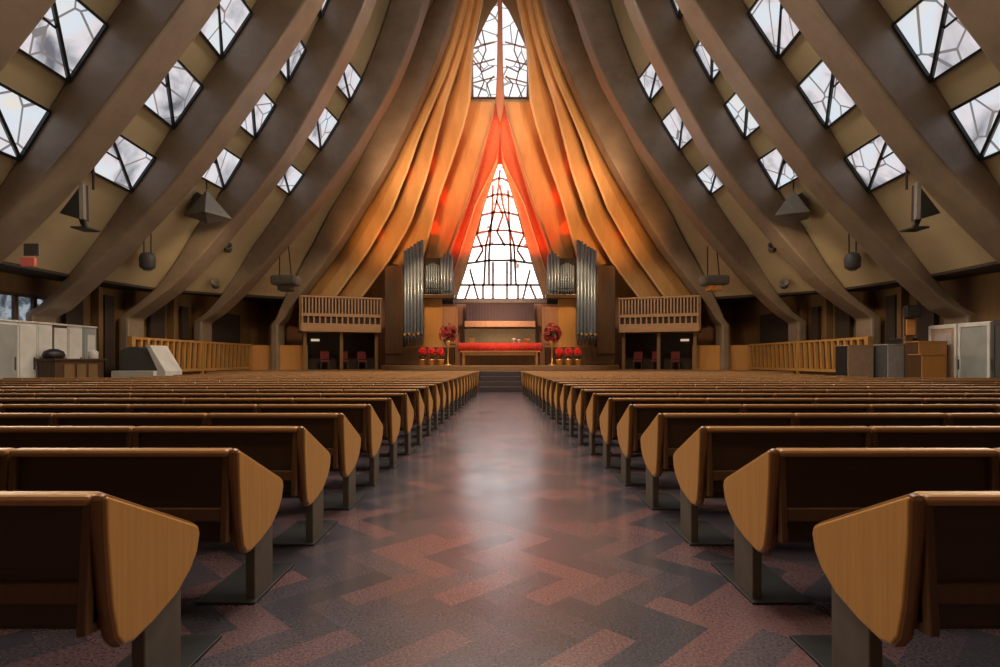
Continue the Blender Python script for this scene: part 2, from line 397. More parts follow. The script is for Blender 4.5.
# great window: A-shaped, leaded
gw_l = [(497.5, 163), (489, 188), (481, 214), (473, 242), (465, 270), (455, 300)]
outline = [at(x, y, DW) for x, y in gw_l]+[mirror(at(x, y, DW), -1) for x, y in reversed(gw_l)]
bm = bmesh.new(); prism(bm, outline, (0, 0.06, 0))
lead = bmesh.new()
def hw(y): return lerp_table([(y_, 500-x_) for x_, y_ in gw_l], y)
def lb(x0, y0, x1, y1, w=0.13): bar(lead, at(x0, y0, DW-0.03), at(x1, y1, DW-0.03), w, 0.08, Vector((0, 1, 0)))
def clipx(x, y): h = hw(y)-0.5; return max(500-h, min(500+h, x))
for y in (180, 196, 214, 232, 246, 262, 285):
    j = 1.5 if y < 270 else 0
    h = hw(y)
    lb(500-h, y+j, 500-h*0.33, y-j); lb(500-h*0.33, y-j, 500+h*0.33, y-j); lb(500+h*0.33, y-j, 500+h, y+j)
for pts in ([(500, 170), (497, 200), (486, 245), (484, 285)], [(500, 185), (503, 205), (514, 245), (516, 285)],
            [(493, 185), (492, 215), (489, 255), (489, 285)], [(508, 190), (509, 220), (511, 255), (511, 285)],
            [(493, 262), (493, 299)], [(507, 262), (507, 299)], [(483, 285), (483, 299)], [(518, 285), (518, 299)],
            [(480, 215), (477, 235), (483, 250), (476, 262)], [(520, 215), (524, 235), (517, 250), (525, 262)],
            [(470, 285), (465, 299)], [(470, 270), (478, 299)], [(530, 285), (536, 299)], [(530, 270), (523, 299)],
            [(496, 200), (503, 215), (497, 232), (505, 246)]):
    for a, b in zip(pts, pts[1:]): lb(clipx(*a), a[1], clipx(*b), b[1])
for (a, b) in zip(gw_l, gw_l[1:]):
    lb(a[0], a[1], b[0], b[1], 0.14); lb(1000-a[0], a[1], 1000-b[0], b[1], 0.14)
lb(454, 300, 546, 300, 0.2)
gw = obj('window_great', lead, M['lead']); gw.name = 'window_%d' % (wn+1)
tag(gw, 'tall pointed stained glass window glowing white behind the altar', 'window', None, 'structure')
obj('pane', bm, M['altarglass'], gw)
# figure traced in darker leads in the middle of the glass
# upper window, two panes either side of the wishbone stem
uw = bmesh.new(); ul = [(473, 97), (472.5, 70), (473, 48), (482, 28), (491, 10), (497, 2)]
pts = [at(x, y, DW) for x, y in ul]; pts += [mirror(p, -1) for p in reversed(pts)]
prism(uw, pts, (0, 0.06, 0))
fr = bmesh.new()
for a, b in zip(ul, ul[1:]):
    for sx in (1, -1):
        bar(fr, mirror(at(*a, DW-0.03), sx), mirror(at(*b, DW-0.03), sx), 0.08, 0.08, Vector((0, 1, 0)))
for y, x in ((45, 474), (62, 473), (80, 473)):
    for sx in (1, -1): bar(fr, mirror(at(x, y+3, DW-0.03), sx), mirror(at(495, y-3, DW-0.03), sx), 0.07, 0.07, Vector((0, 1, 0)))
for pa in ([(473, 60), (482, 72), (494, 66)], [(478, 97), (484, 82), (480, 66), (486, 50), (482, 30)], [(491, 97), (487, 84), (494, 76)]):
    for a, b in zip(pa, pa[1:]):
        for sx in (1, -1): bar(fr, mirror(at(*a, DW-0.03), sx), mirror(at(*b, DW-0.03), sx), 0.07, 0.07, Vector((0, 1, 0)))
bar(fr, at(471, 98, DW-0.03), at(529, 98, DW-0.03), 0.1, 0.12, Vector((0, 1, 0)))
f = obj('window_%d' % (wn+2), fr, M['lead']); tag(f, 'tall leaded window high in the peak above the altar, split by the stem of the arch', 'window', None, 'structure')
obj('pane', uw, M['upperglass'], f)

# wishbone: stem from the peak that splits into two splayed legs round the great window
def ribbon(bm, left, right, d0, d1, s, mi=0, m_rev=None):
    """solid strip between two pixel curves, front at depth d0, back at d1"""
    ra = []
    for a, b in zip(left, right):
        ra.append([bm.verts.new(mirror(p, s)) for p in (at(*a, d0), at(*b, d0), at(*b, d1), at(*a, d1))])
    for a, b in zip(ra, ra[1:]):
        for i in range(4):
            bm.faces.new((a[i], a[(i+1) % 4], b[(i+1) % 4], b[i])).material_index = mi if (m_rev is None or i == 0) else m_rev
    bm.faces.new(ra[0][::-1]); bm.faces.new(ra[-1])
bm = bmesh.new(); pts_ = [at(500, 104, 34.05)]+[at(x, y, 34.05) for x, y in ((489, 135), (480, 170), (478, 178), (492, 178))]
pts_ += [at(498, 164, 34.05)]
pts_ = pts_+[mirror(p, -1) for p in reversed(pts_[1:])]
prism(bm, pts_, (0, 0.1, 0)); head_panel = bm
YS = [100, 115, 130, 145, 160, 175, 190, 205, 220, 235, 250, 265, 280, 296]
outer = [(100, 496), (115, 492), (130, 488), (145, 483.5), (165, 478), (198, 468), (225, 459), (255, 448), (280, 440), (300, 434)]
inner = [(100, 500), (130, 500), (163, 498), (188, 489.5), (214, 481.5), (242, 473.5), (270, 465.5), (300, 455.5)]
def o_(y): return lerp_table(outer, y)
def i_(y): return lerp_table(inner, y)
wb = thing('wishbone_arch', 'pointed timber arch with red-lit inner bands framing the great window', 'arch', at(500, 300, 33.2)); wb['kind'] = 'structure'
def wpart(name, bm, m, bevel=0.0):
    o = obj(name, bm, m, wb, bevel); o.matrix_parent_inverse = Matrix.Translation(wb.location).inverted(); return o
wpart('head_panel', head_panel, M['wish_redlit'])
for s in (1, -1):
    def mix(t0):
        out = []
        for y in YS:      # near the apex the painted red light fills the whole leg
            k = 1 if y <= 150 else max(0, (205-y)/55)
            t = t0 if t0 < 0.2 else t0+(1-t0)*0.97*k
            out.append((o_(y)*(1-t)+i_(y)*t, y))
        return out
    bm = bmesh.new(); ribbon(bm, mix(0), mix(0.14), 33.0, 33.6, s); wpart('outer_leg', bm, M['wish'])
    bm = bmesh.new(); ribbon(bm, mix(0.14), mix(0.50), 33.35, 33.8, s); wpart('red_lit_band', bm, M['wish_redlit'])
    bm = bmesh.new(); ribbon(bm, mix(0.50), mix(0.58), 33.25, 33.9, s); wpart('pale_bead', bm, M['wish_pale'])
    bm = bmesh.new(); ribbon(bm, mix(0.58), mix(1.0), 33.7, DW+0.02, s); wpart('jamb', bm, M['wish_pale'])
stem = [(-40, 2.0), (0, 2.2), (40, 2.6), (70, 3.2), (85, 3.8), (100, 4.4), (112, 3.0), (122, 0.5)]
bm = bmesh.new(); ribbon(bm, [(500-w, y) for y, w in stem], [(500+w, y) for y, w in stem], 32.9, 33.9, 1); wpart('stem', bm, M['wish'], 0.05)

# pleated canopy either side
EDGE = {
 'E': [(-45, 467), (0, 460), (31, 452), (62, 441), (106, 423), (132, 410), (168, 392), (216, 363), (252, 341), (294, 308), (305, 300)],
 'F': [(-45, 475), (0, 468), (35, 459), (75, 446), (105, 433), (138, 419), (165, 410), (210, 392), (252, 368), (294, 338), (305, 330)],
 'G': [(-45, 481), (0, 474), (40, 466), (70, 457), (100, 447), (138, 437), (174, 428), (225, 410), (261, 389), (296, 363), (305, 356)],
 'H': [(-45, 488), (0, 483), (40, 474), (60, 472), (101, 470), (126, 464), (162, 452), (195, 440), (255, 424), (275, 416), (305, 405)],
 'I': [(90, 496), (100, 496)]+[(y, x+1) for y, x in outer[1:]],
}
DEP = {'E': 31.0, 'F': 31.6, 'G': 32.1, 'H': 32.6, 'I': 33.2}
NM = 'EFGHI'
for s in (1, -1):
    cn = thing('pleated_canopy', f'golden pleated timber canopy sweeping down to the {side_word(s)} of the great window', 'canopy', mirror(at(430, 262, 32), s)); cn['kind'] = 'thing'
    inv = Matrix.Translation(cn.location).inverted()
    for a, b in zip(NM, NM[1:]):
        y0 = -45 if b != 'I' else 102
        y1 = {'F': 303, 'G': 300, 'H': 262, 'I': 258}[b]
        n = 26
        bm = bmesh.new(); rows = []
        for k in range(n+1):
            t = k/n
            ys_ = y0+(y1-y0)*t
            yr = y0+(y1+(9 if b in 'HI' else 0)-y0)*t
            xa, xb = lerp_table(EDGE[a], ys_), lerp_table(EDGE[b], yr)
            xm = (xa+xb)/2; wdt = (xb-xa)
            rim = min(1.6, wdt*0.16)
            back = min(0.9, 0.05*wdt+0.1)
            pa = at(xa+0.3, ys_, DEP[a]+back); pm = at(xa+wdt*0.45, (ys_+yr)/2, DEP[a]*0.5+DEP[b]*0.5+back*0.35)
            pb = at(xb-rim, yr, DEP[b]); pc = at(xb, yr, DEP[b]-0.04); pd = at(xb+0.2, yr, DEP[b]+back+0.05)
            rows.append([bm.verts.new(mirror(p, s)) for p in (pa, pm, pb, pc, pd)])
        for r0, r1 in zip(rows, rows[1:]):
            for i in range(4):
                bm.faces.new((r0[i], r0[i+1], r1[i+1], r1[i])).material_index = 1 if i == 2 else 0
        o = obj('pleat', bm, [M['pleat'], M['pleat_rim']], cn); o.matrix_parent_inverse = inv
        md = o.modifiers.new('thick', 'SOLIDIFY'); md.thickness = 0.07; md.offset = 0

# ------------------------------------------------------------------ platforms and steps
def arcpts(cx, cy, rx, ry, z, n=24):
    return [Vector((cx+rx*math.cos(math.pi+math.pi*k/n), cy+ry*math.sin(math.pi+math.pi*k/n), z)) for k in range(n+1)]
bm = bmesh.new()
for sx in (1, -1):
    prism(bm, [Vector((sx*0.95, 25.4, 0)), Vector((sx*13.0, 25.4, 0)), Vector((sx*13.0, 34.4, 0)), Vector((sx*0.95, 34.4, 0))], (0, 0, 0.86))
box(bm, -0.95, 0.95, 27.0, 34.4, 0, 0.86)
struct('floor_platform', bm, M['platform'], 'low brown timber platform beyond the front pews', 'platform', 0.03)
bm = bmesh.new(); pts = arcpts(0, 31.0, 6.4, 3.2, 0.86)+[Vector((6.4, 34.4, 0.86)), Vector((-6.4, 34.4, 0.86))]
prism(bm, pts, (0, 0, 0.24))
struct('floor_chancel', bm, M['platform'], 'raised curved timber chancel floor under the altar', 'platform', 0.03)
st = thing('altar_steps', 'dark plum carpeted steps at the head of the aisle', 'steps', (0, 24.9, 0)); st['kind'] = 'structure'
for k in range(4):
    obj('step', mbox(-0.94, 0.94, 0.0+0.42*k, 2.1, 0.215*k, 0.215*(k+1)), M['plum'], st, 0.015)

# ------------------------------------------------------------------ pews
PROF_END = [(0.0, 0.912), (0.03, 0.912), (0.60, 0.650), (0.64, 0.625), (0.655, 0.585), (0.63, 0.505), (0.572, 0.440), (0.46, 0.372), (0.30, 0.330), (0.17, 0.312), (0.10, 0.325), (0.06, 0.375), (0.03, 0.50), (0.005, 0.75)]
def inset_poly(pts, k):
    n = len(pts); out = []
    for i in range(n):
        a, b, c = Vector(pts[i-1]), Vector(pts[i]), Vector(pts[(i+1) % n])
        e1 = (b-a).normalized(); e2 = (c-b).normalized()
        n1 = Vector((e1.y, -e1.x)); n2 = Vector((e2.y, -e2.x))
        nn = (n1+n2); nn = nn.normalized() if nn.length > 1e-6 else n1
        out.append(b+nn*k/max(0.35, nn.dot(n1)))
    return out
def end_panel_mesh(flip):
    # the outward face looks to local -x*flip ; board 0.05 thick with a slightly set-in face
    T = 0.055
    bm = bmesh.new()
    prism(bm, [Vector((0.004*flip, y, z)) for y, z in inset_poly(PROF_END, 0.014)], (-flip*(T+0.008), 0, 0))
    return bm
def edge_mesh(flip):
    T = 0.055; bm = bmesh.new()
    prism(bm, [Vector((0, y, z)) for y, z in PROF_END], (-flip*T, 0, 0))
    return bm
PEW_END = 11.25
SECT_LONG = [1.17]+[1.35]*8
SECT_SHORT = [1.17]+[1.35]*6
def make_pew(s, SECT):
    """pew whose aisle end is at local x=0 and which runs towards -x*s"""
    root = thing('pew', 'pew', 'pew')
    L = sum(SECT)
    for q, (x, fl) in enumerate(((0.0, s), (-s*(L+0.10), -s))):
        # face outwards: aisle end faces +x*s
        e = obj('end_panel', end_panel_mesh(fl), M['pew'], root, 0.008); e.location.x = x
        g = obj('edge_band', edge_mesh(fl), M['pew_edge'], e, 0.022); g.location.x = 0.0
        g['label'] = 'darker rounded edge of the end panel'
    x = -s*0.05
    for w in SECT:
        a, b = sorted((x, x-s*(w-0.012)))
        bm = bmesh.new()
        # framed back panel, leaning a little
        rot = Matrix.Translation((0, 0.02, 0.90)) @ Matrix.Rotation(math.radians(-4), 4, 'X') @ Matrix.Translation((0, -0.02, -0.90))
        box(bm, a, b, 0.045, 0.075, 0.45, 0.872, rot=rot)
        box(bm, a, a+0.035, 0.015, 0.085, 0.42, 0.878, mi=1, rot=rot); box(bm, b-0.035, b, 0.015, 0.085, 0.42, 0.878, mi=1, rot=rot)
        box(bm, a+0.035, b-0.035, 0.02, 0.07, 0.53, 0.60, mi=1, rot=rot)
        obj('backrest', bm, [M['pew_back'], M['pew_frame']], root, 0.006)
        bm = bmesh.new(); box(bm, a, b, 0.0, 0.085, 0.868, 0.908)
        obj('top_rail', bm, M['pew_rail'], root, 0.016)
        x -= s*w
    a, b = sorted((-s*0.05, -s*(L+0.05)))
    bm = bmesh.new(); box(bm, a, b, 0.10, 0.56, 0.43, 0.49); box(bm, a, b, 0.14, 0.50, 0.37, 0.43)
    obj('seat', bm, M['seat'], root, 0.02)
    xx = -s*0.022
    for k in range(1+int(L//2.25)):
        bm = bmesh.new()
        p, q = sorted((xx, xx-s*0.055))
        box(bm, p, q, 0.27, 0.53, 0.0, 0.40)
        obj('leg', bm, M['leg'], root, 0.006)
        r0, r1 = sorted((xx+s*0.02, xx-s*0.32))
        bm = bmesh.new(); box(bm, r0, r1, 0.22, 0.86, 0.0, 0.014)
        obj('dark_plate', bm, M['foot'], root, 0.004)  # thin dark plate on the floor by each leg
        xx -= s*2.2
    return root
def aisle_w(d): return lerp_table([(0, 1.38), (5.6, 1.38), (24.2, 0.90)], d)
NR = 22
for s in (1, -1):
    for k in range(NR):
        if k in (0, 14): proto = o = make_pew(s, SECT_LONG if k == 0 else SECT_SHORT)
        else: o = copy_tree(proto)
        d = 2.0+1.02*k
        o.location = (-s*(aisle_w(d)+(lerp_table([(2, 0.055), (4, 0.03), (6, 0.0)], d) if s < 0 else 0)), d, 0)
        lab = f'long oak pew on the {side_word(s)} of the aisle, {ORD[k]} row from the camera'
        if k == 0: lab = f'nearest long oak pew on the {side_word(s)} of the aisle, with the largest end panel'
        if k == NR-1: lab = f'long oak pew on the {side_word(s)} of the aisle, last row before the altar steps'
        tag(o, lab, 'pew', f'pews in rows {side_word(s)} of the aisle')

# ------------------------------------------------------------------ organ
def pipe(bm, x, y, z0, z1, r):
    lathe(bm, [(r*0.25, z0), (r, z0+r*5), (r, z1), (r*0.8, z1), (r*0.8, z1-0.05)], 12, (x, y, 0))
    # mouth
    box(bm, x-r*0.55, x+r*0.55, y-r*1.06, y-r*0.6, z0+r*5.4, z0+r*6.6, 1)
for s in (1, -1):
    D = 31.0
    base = mirror(at(420, 360, D), s); base.z = 1.10
    og = thing('pipe_organ', f'pipe organ with silver pipes {side_word(s)} of the great window', 'organ', (0, 0, 0)); og.location = (base.x, D, 1.10)
    inv = Matrix.Translation(og.location).inverted()
    def opart(name, bm, m, bevel=0.0, smooth=False, parent=None):
        o = obj(name, bm, m, parent or og, bevel, smooth)
        o.matrix_parent_inverse = inv if parent is None else Matrix.Identity(4)
        return o
    def X(px): return (px-CX)*D/F*s
    def Z(py): return EYE+(HY-py)*D/F
    def bx(bm, pxa, pxb, y0, y1, pya, pyb, mi=0):
        a, b = sorted((X(pxa), X(pxb))); box(bm, a, b, y0, y1, Z(pyb), Z(pya), mi)
    bm = bmesh.new(); bx(bm, 385, 403, D-0.1, D+0.8, 266, 354); opart('case', bm, M['case'], 0.03)
    bm = bmesh.new(); bx(bm, 385, 454, D+0.0, D+0.8, 347, 364.8); opart('plinth', bm, M['case'], 0.02)
    bm = bmesh.new(); bx(bm, 404, 441, D+0.5, D+0.7, 296, 347); opart('wall_panel', bm, M['gold_panel'], 0.02)
    bm = bmesh.new(); bx(bm, 441, 457, D+0.5, D+0.75, 303, 347); bx(bm, 443, 455, D+0.46, D+0.5, 306, 344); opart('inner_panel', bm, M['rose_panel'], 0.02)
    bm = bmesh.new(); bx(bm, 421, 454, D+0.1, D+0.7, 294, 298); opart('pipe_shelf', bm, M['case'], 0.02)
    bm = bmesh.new(); bx(bm, 403, 452, D+0.62, D+0.8, 256, 347); opart('back_board', bm, M['wall_dark'])
    pn = [(404.6, 250), (407.6, 248), (410.9, 246), (414.4, 243.5), (418, 241), (421.4, 239.5)]
    for i, (px, py) in enumerate(pn):
        bm = bmesh.new(); pipe(bm, X(px), D+0.16, Z(345), Z(py), 0.092); opart('pipe', bm, [M['pipe'], M['black']], smooth=True)
    for i in range(6):
        bm = bmesh.new(); pipe(bm, X(426+2.4*i), D+0.45, Z(294), Z(261+1.2*abs(i-2.5)), 0.058); opart('pipe', bm, [M['pipe'], M['black']], smooth=True)
    for i, (px, py) in enumerate([(441.5, 256), (444.6, 253), (447.8, 251), (450.8, 254)]):
        bm = bmesh.new(); pipe(bm, X(px), D+0.2, Z(300 if i else 297), Z(py), 0.08); opart('pipe', bm, [M['pipe'], M['black']], smooth=True)
    # fanned trumpets low on the tower
    for i in range(4):
        p = Vector((X(406+4.5*i), D+0.05, Z(337))); q = p+Vector((0, -0.42, 0.10+0.03*(i % 2)))
        bm = bmesh.new(); bar(bm, p, q, 0.05); bar(bm, q, q+(q-p)*0.2, 0.11); opart('trumpet_pipe', bm, M['gold'])

# back wall furnishing between the organs
D = 33.6
def PX(bm, xa, xb, y0, y1, ya, yb, d, mi=0):
    a, b = at(xa, yb, d), at(xb, ya, d); box(bm, a.x, b.x, y0, y1, a.z, b.z, mi)
rd = thing('reredos_screen', 'plum slatted screen over a grey green panel directly below the great window', 'screen', (0, D, 1.1))
inv = Matrix.Translation(rd.location).inverted()
def rpart(name, bm, m, bevel=0.0):
    o = obj(name, bm, m, rd, bevel); o.matrix_parent_inverse = inv
bm = bmesh.new(); PX(bm, 466, 534, D+0.1, D+0.3, 303, 322, D)
for i in range(22):
    x = 467+3.0*i; PX(bm, x, x+1.5, D, D+0.1, 304, 321, D)
rpart('slats', bm, M['purple'])
bm = bmesh.new(); PX(bm, 465, 535, D-0.5, D+0.3, 321.5, 327.5, D); rpart('ledge', bm, M['ledge'], 0.03)
bm = bmesh.new(); PX(bm, 464.5, 535.5, D-0.1, D+0.3, 328, 364.9, D)
rpart('lower_panel', bm, M['greygreen'], 0.02)
bm = bmesh.new(); PX(bm, 452, 548, D-0.15, D+0.4, 299.5, 303, D); rpart('sill', bm, M['lightgrey'], 0.02)

# altar with red cloth, communion table
D = 31.0
al = thing('altar', 'long altar draped in red cloth below the slatted screen', 'altar', (0, D, 1.10))
zt = at(0, 343, D).z
obj('altar_body', mbox(-2.15, 2.15, 0, 0.8, 0, zt-1.16), M['case'], al, 0.02)
bm = bmesh.new(); n = 60
top = zt-1.10
vt = []
for k in range(n+1):
    x = -2.25+4.5*k/n; w = 0.02*math.sin(k*1.9)+0.012*math.sin(k*0.7)
    vt.append([bm.verts.new(p) for p in ((x, 0.85, top), (x, -0.03, top), (x, -0.05+w, top-0.2), (x, -0.06+w*1.6, top-0.48-0.03*math.sin(k*0.8)))])
for a, b in zip(vt, vt[1:]):
    for i in range(3): bm.faces.new((a[i], b[i], b[i+1], a[i+1]))
c = obj('altar_cloth', bm, M['red_cloth'], None, smooth=True); c.location = al.location
md = c.modifiers.new('thick', 'SOLIDIFY'); md.thickness = 0.02; md.offset = 1
tag(c, 'bright red cloth hanging over the front of the altar', 'cloth')
for (px, hgt, lab, m, rr) in ((472, 0.26, 'small gold box standing on the left end of the red altar cloth', 'gold', 0.14), (514, 0.24, 'pale cup just right of centre on the red altar cloth', 'white', 0.10),
                              (519, 0.18, 'smaller pale cup beside the taller cup on the red altar cloth', 'white', 0.08), (527, 0.22, 'gold dish towards the right end of the red altar cloth', 'gold', 0.13)):
    bm = bmesh.new()
    if 'box' in lab:
        box(bm, -rr, rr, -0.1, 0.1, 0, hgt-0.05); box(bm, -rr-0.02, rr+0.02, -0.12, 0.12, hgt-0.05, hgt)
    elif 'dish' in lab: lathe(bm, [(0.06, 0), (0.05, 0.06), (rr, hgt*0.7), (rr+0.03, hgt), (rr, hgt), (0.03, hgt*0.7)], 16)
    else: lathe(bm, [(rr*0.7, 0), (rr*0.25, 0.03), (rr*0.25, hgt*0.4), (rr, hgt*0.6), (rr, hgt), (rr*0.85, hgt), (rr*0.6, hgt*0.6)], 16)
    o = obj({'gold': 'gilt_box' if 'box' in lab else 'offering_dish', 'white': 'chalice'}[m], bm, M[m], None, 0, 'box' not in lab)
    o.location = ((px-CX)*31.1/F, 31.15, zt+0.022)
    tag(o, lab, 'box' if 'box' in lab else ('dish' if 'dish' in lab else 'cup'))
D = 29.3
tb = thing('communion_table', 'long narrow wooden table standing before the red altar', 'table', (0, D, 1.10))
ztab = at(0, 351, D).z-1.10
obj('tabletop', mbox(-2.02, 2.02, -0.35, 0.35, ztab-0.07, ztab), M['table'], tb, 0.015)
obj('apron', mbox(-1.85, 1.85, -0.26, 0.26, ztab-0.22, ztab-0.07), M['table'], tb, 0.01)
for x in (-1.85, 1.85):
    for y in (-0.25, 0.25):
        bm = bmesh.new(); lathe(bm, [(0.05, 0), (0.07, 0.03), (0.05, 0.1), (0.065, 0.35), (0.05, ztab-0.2), (0.08, ztab-0.07)], 10)
        o = obj('leg', bm, M['gold_panel'], tb, 0, True); o.location = (x, y, 0)
# flowers
def blob_cluster(bm, n, rx, ry, rz, r0, r1, rnd):
    for _ in range(n):
        while True:
            p = Vector((rnd.uniform(-1, 1), rnd.uniform(-1, 1), rnd.uniform(-1, 1)))
            if 0.3 < p.length < 1: break
        c = Vector((p.x*rx, p.y*ry, p.z*rz)); r = rnd.uniform(r0, r1)
        # a flower: ring of petals round a centre
        ax = p.normalized(); e1 = ax.orthogonal().normalized(); e2 = ax.cross(e1)
        cv = bm.verts.new(c+ax*r*0.15)
        m = 7; ring = []
        for k in range(m*2):
            a = math.pi*k/m; rr = r*(1.0 if k % 2 == 0 else 0.45)
            ring.append(bm.verts.new(c+(e1*math.cos(a)+e2*math.sin(a))*rr+ax*r*(0.25 if k % 2 == 0 else 0.0)))
        for k in range(m*2): bm.faces.new((cv, ring[k], ring[(k+1) % (m*2)]))
rnd = random.Random(3)
for s in (1, -1):
    p = mirror(at(448, 360, 29.6), s)
    fl = thing('flower_arrangement', f'crimson bouquet on a tall brass stand at the {side_word(s)} end of the altar', 'flowers', (p.x, 29.6, 1.10))
    zc = at(0, 333, 29.6).z-1.10
    bm = bmesh.new(); lathe(bm, [(0.22, 0), (0.2, 0.04), (0.04, 0.08), (0.035, zc-0.75), (0.09, zc-0.7), (0.16, zc-0.45), (0.13, zc-0.3)], 14); obj('stand', bm, M['gold'], fl, 0, True)
    bm = bmesh.new(); blob_cluster(bm, 90, 0.48, 0.42, 0.52, 0.10, 0.17, rnd); o = obj('blooms', bm, M['dark_flower'], fl); o.location.z = zc; o['kind'] = 'stuff'
    bm = bmesh.new(); blob_cluster(bm, 16, 0.36, 0.32, 0.40, 0.12, 0.18, rnd); o = obj('leaves', bm, M['green'], fl); o.location.z = zc-0.08; o['kind'] = 'stuff'
    for q, px in enumerate((422.5, 431.5, 440.5)):
        p = mirror(at(px, 352, 29.4-0.15*(q == 1)), s)
        word = ('outermost', 'middle', 'innermost')[q]
        po = thing('potted_poinsettia', f'bright red poinsettia {side_word(s)} of the altar, {word} of three', 'plant', (p.x, p.y, 1.10), 0, f'red poinsettias {side_word(s)} of the altar')
        bm = bmesh.new(); lathe(bm, [(0.13, 0), (0.17, 0.26), (0.19, 0.27), (0.19, 0.32), (0.15, 0.32)], 14); obj('pot', bm, M['gold'], po, 0, True)
        bm = bmesh.new(); blob_cluster(bm, 110, 0.195, 0.22, 0.27, 0.07, 0.11, rnd); o = obj('blooms', bm, M['red_flower'], po); o.location.z = 0.66; o['kind'] = 'stuff'
        bm = bmesh.new(); blob_cluster(bm, 24, 0.20, 0.20, 0.16, 0.07, 0.11, rnd); o = obj('leaves', bm, M['green'], po); o.location.z = 0.5; o['kind'] = 'stuff'

# ------------------------------------------------------------------ balconies
for s in (1, -1):
    p0 = mirror(at(301, 331, 29.8), s); p1 = mirror(at(381, 331, 31.2), s)
    zb, zt = at(0, 330, 30).z, at(0, 295.5, 30).z
    bl = thing('balcony', f'timber balcony with slatted front beside the {side_word(s)} organ', 'balcony', (p0.x, p0.y, 0))
    v = Vector((p1.x-p0.x, p1.y-p0.y, 0)); Lb = v.length; ang = math.atan2(v.y, v.x); bl.rotation_euler.z = ang
    sg = 1 if s > 0 else -1
    # local x runs along the front, local +y*sg goes back
    def B(x0, x1, y0, y1, z0, z1, bm): a, b = sorted((y0*sg, y1*sg)); box(bm, x0, x1, a, b, z0, z1)
    h = zt-zb
    bm = bmesh.new(); B(0, Lb, 0, 2.2, zb-0.05, zb+0.12, bm); obj('deck', bm, M['balcony'], bl, 0.01)
    bm = bmesh.new(); B(-0.04, Lb+0.04, -0.06, 0.08, zt-0.09, zt, bm); obj('top_rail', bm, M['balcony'], bl, 0.015)
    bm = bmesh.new(); B(0, Lb, -0.05, 0.06, zb+h*0.40, zb+h*0.49, bm); obj('middle_rail', bm, M['balcony'], bl, 0.01)
    bm = bmesh.new(); B(0, Lb, -0.06, 0.06, zb-0.08, zb+h*0.2, bm); obj('fascia_board', bm, M['balcony'], bl, 0.015)
    bm = bmesh.new(); B(0.03, Lb-0.03, 0.09, 0.13, zb, zt-0.1, bm); obj('backing_board', bm, M['wall_dark'], bl)
    bm = bmesh.new(); n = 24
    for k in range(n+1):
        x = 0.03+(Lb-0.09)*k/n; B(x, x+0.07, -0.02, 0.05, zb+h*0.49, zt-0.09, bm)
    obj('slats', bm, M['balcony'], bl)
    bm = bmesh.new(); n = 14
    for k in range(n+1):
        x = 0.03+(Lb-0.09)*k/n; B(x, x+0.08, -0.02, 0.05, zb+h*0.2, zb+h*0.40, bm)
    obj('slot_blocks', bm, M['balcony'], bl)
    bm = bmesh.new(); B(-0.1, 0.0, -0.05, 2.3, zb-0.05, zt-0.05, bm); obj('side_panel', bm, M['wall'], bl, 0.01)
    for x in (0.2, Lb*0.5, Lb-0.2):
        bm = bmesh.new(); B(x-0.09, x+0.09, 0.3, 0.5, 0.86, zb-0.04, bm); obj('post', bm, M['wall'], bl, 0.01)
    bm = bmesh.new(); B(0.1, Lb, 2.0, 2.15, 0.86, zb-0.05, bm); obj('rear_partition', bm, M['wall_dark'], bl)
    bm = bmesh.new(); B(0.55, 1.0, 1.9, 2.0, zb-0.52, zb-0.40, bm); obj('lit_sign', bm, M['signwhite'], bl)
    # little red chairs under it
    for q in range(3):
        lx = Lb*(0.30+0.24*q)
        w = bl.matrix_basis @ Vector((lx, 0.9*sg, 0.86))
        ch = thing('red_chair', f'small red chair under the {side_word(s)} balcony, {("outer", "middle", "inner")[q]} of three', 'chair', w, ang+(0 if s > 0 else math.pi), f'red chairs under the {side_word(s)} balcony')
        obj('seat', mbox(-0.24, 0.24, -0.22, 0.24, 0.42, 0.50), M['maroon'], ch, 0.02)
        obj('backrest', mbox(-0.24, 0.24, 0.19, 0.26, 0.55, 0.98), M['maroon'], ch, 0.02)
        for x in (-0.21, 0.21):
            for y in (-0.19, 0.22):
                obj('leg', mbox(x-0.02, x+0.02, y-0.02, y+0.02, 0, 0.42 if y < 0 else 0.9), M['case'], ch)

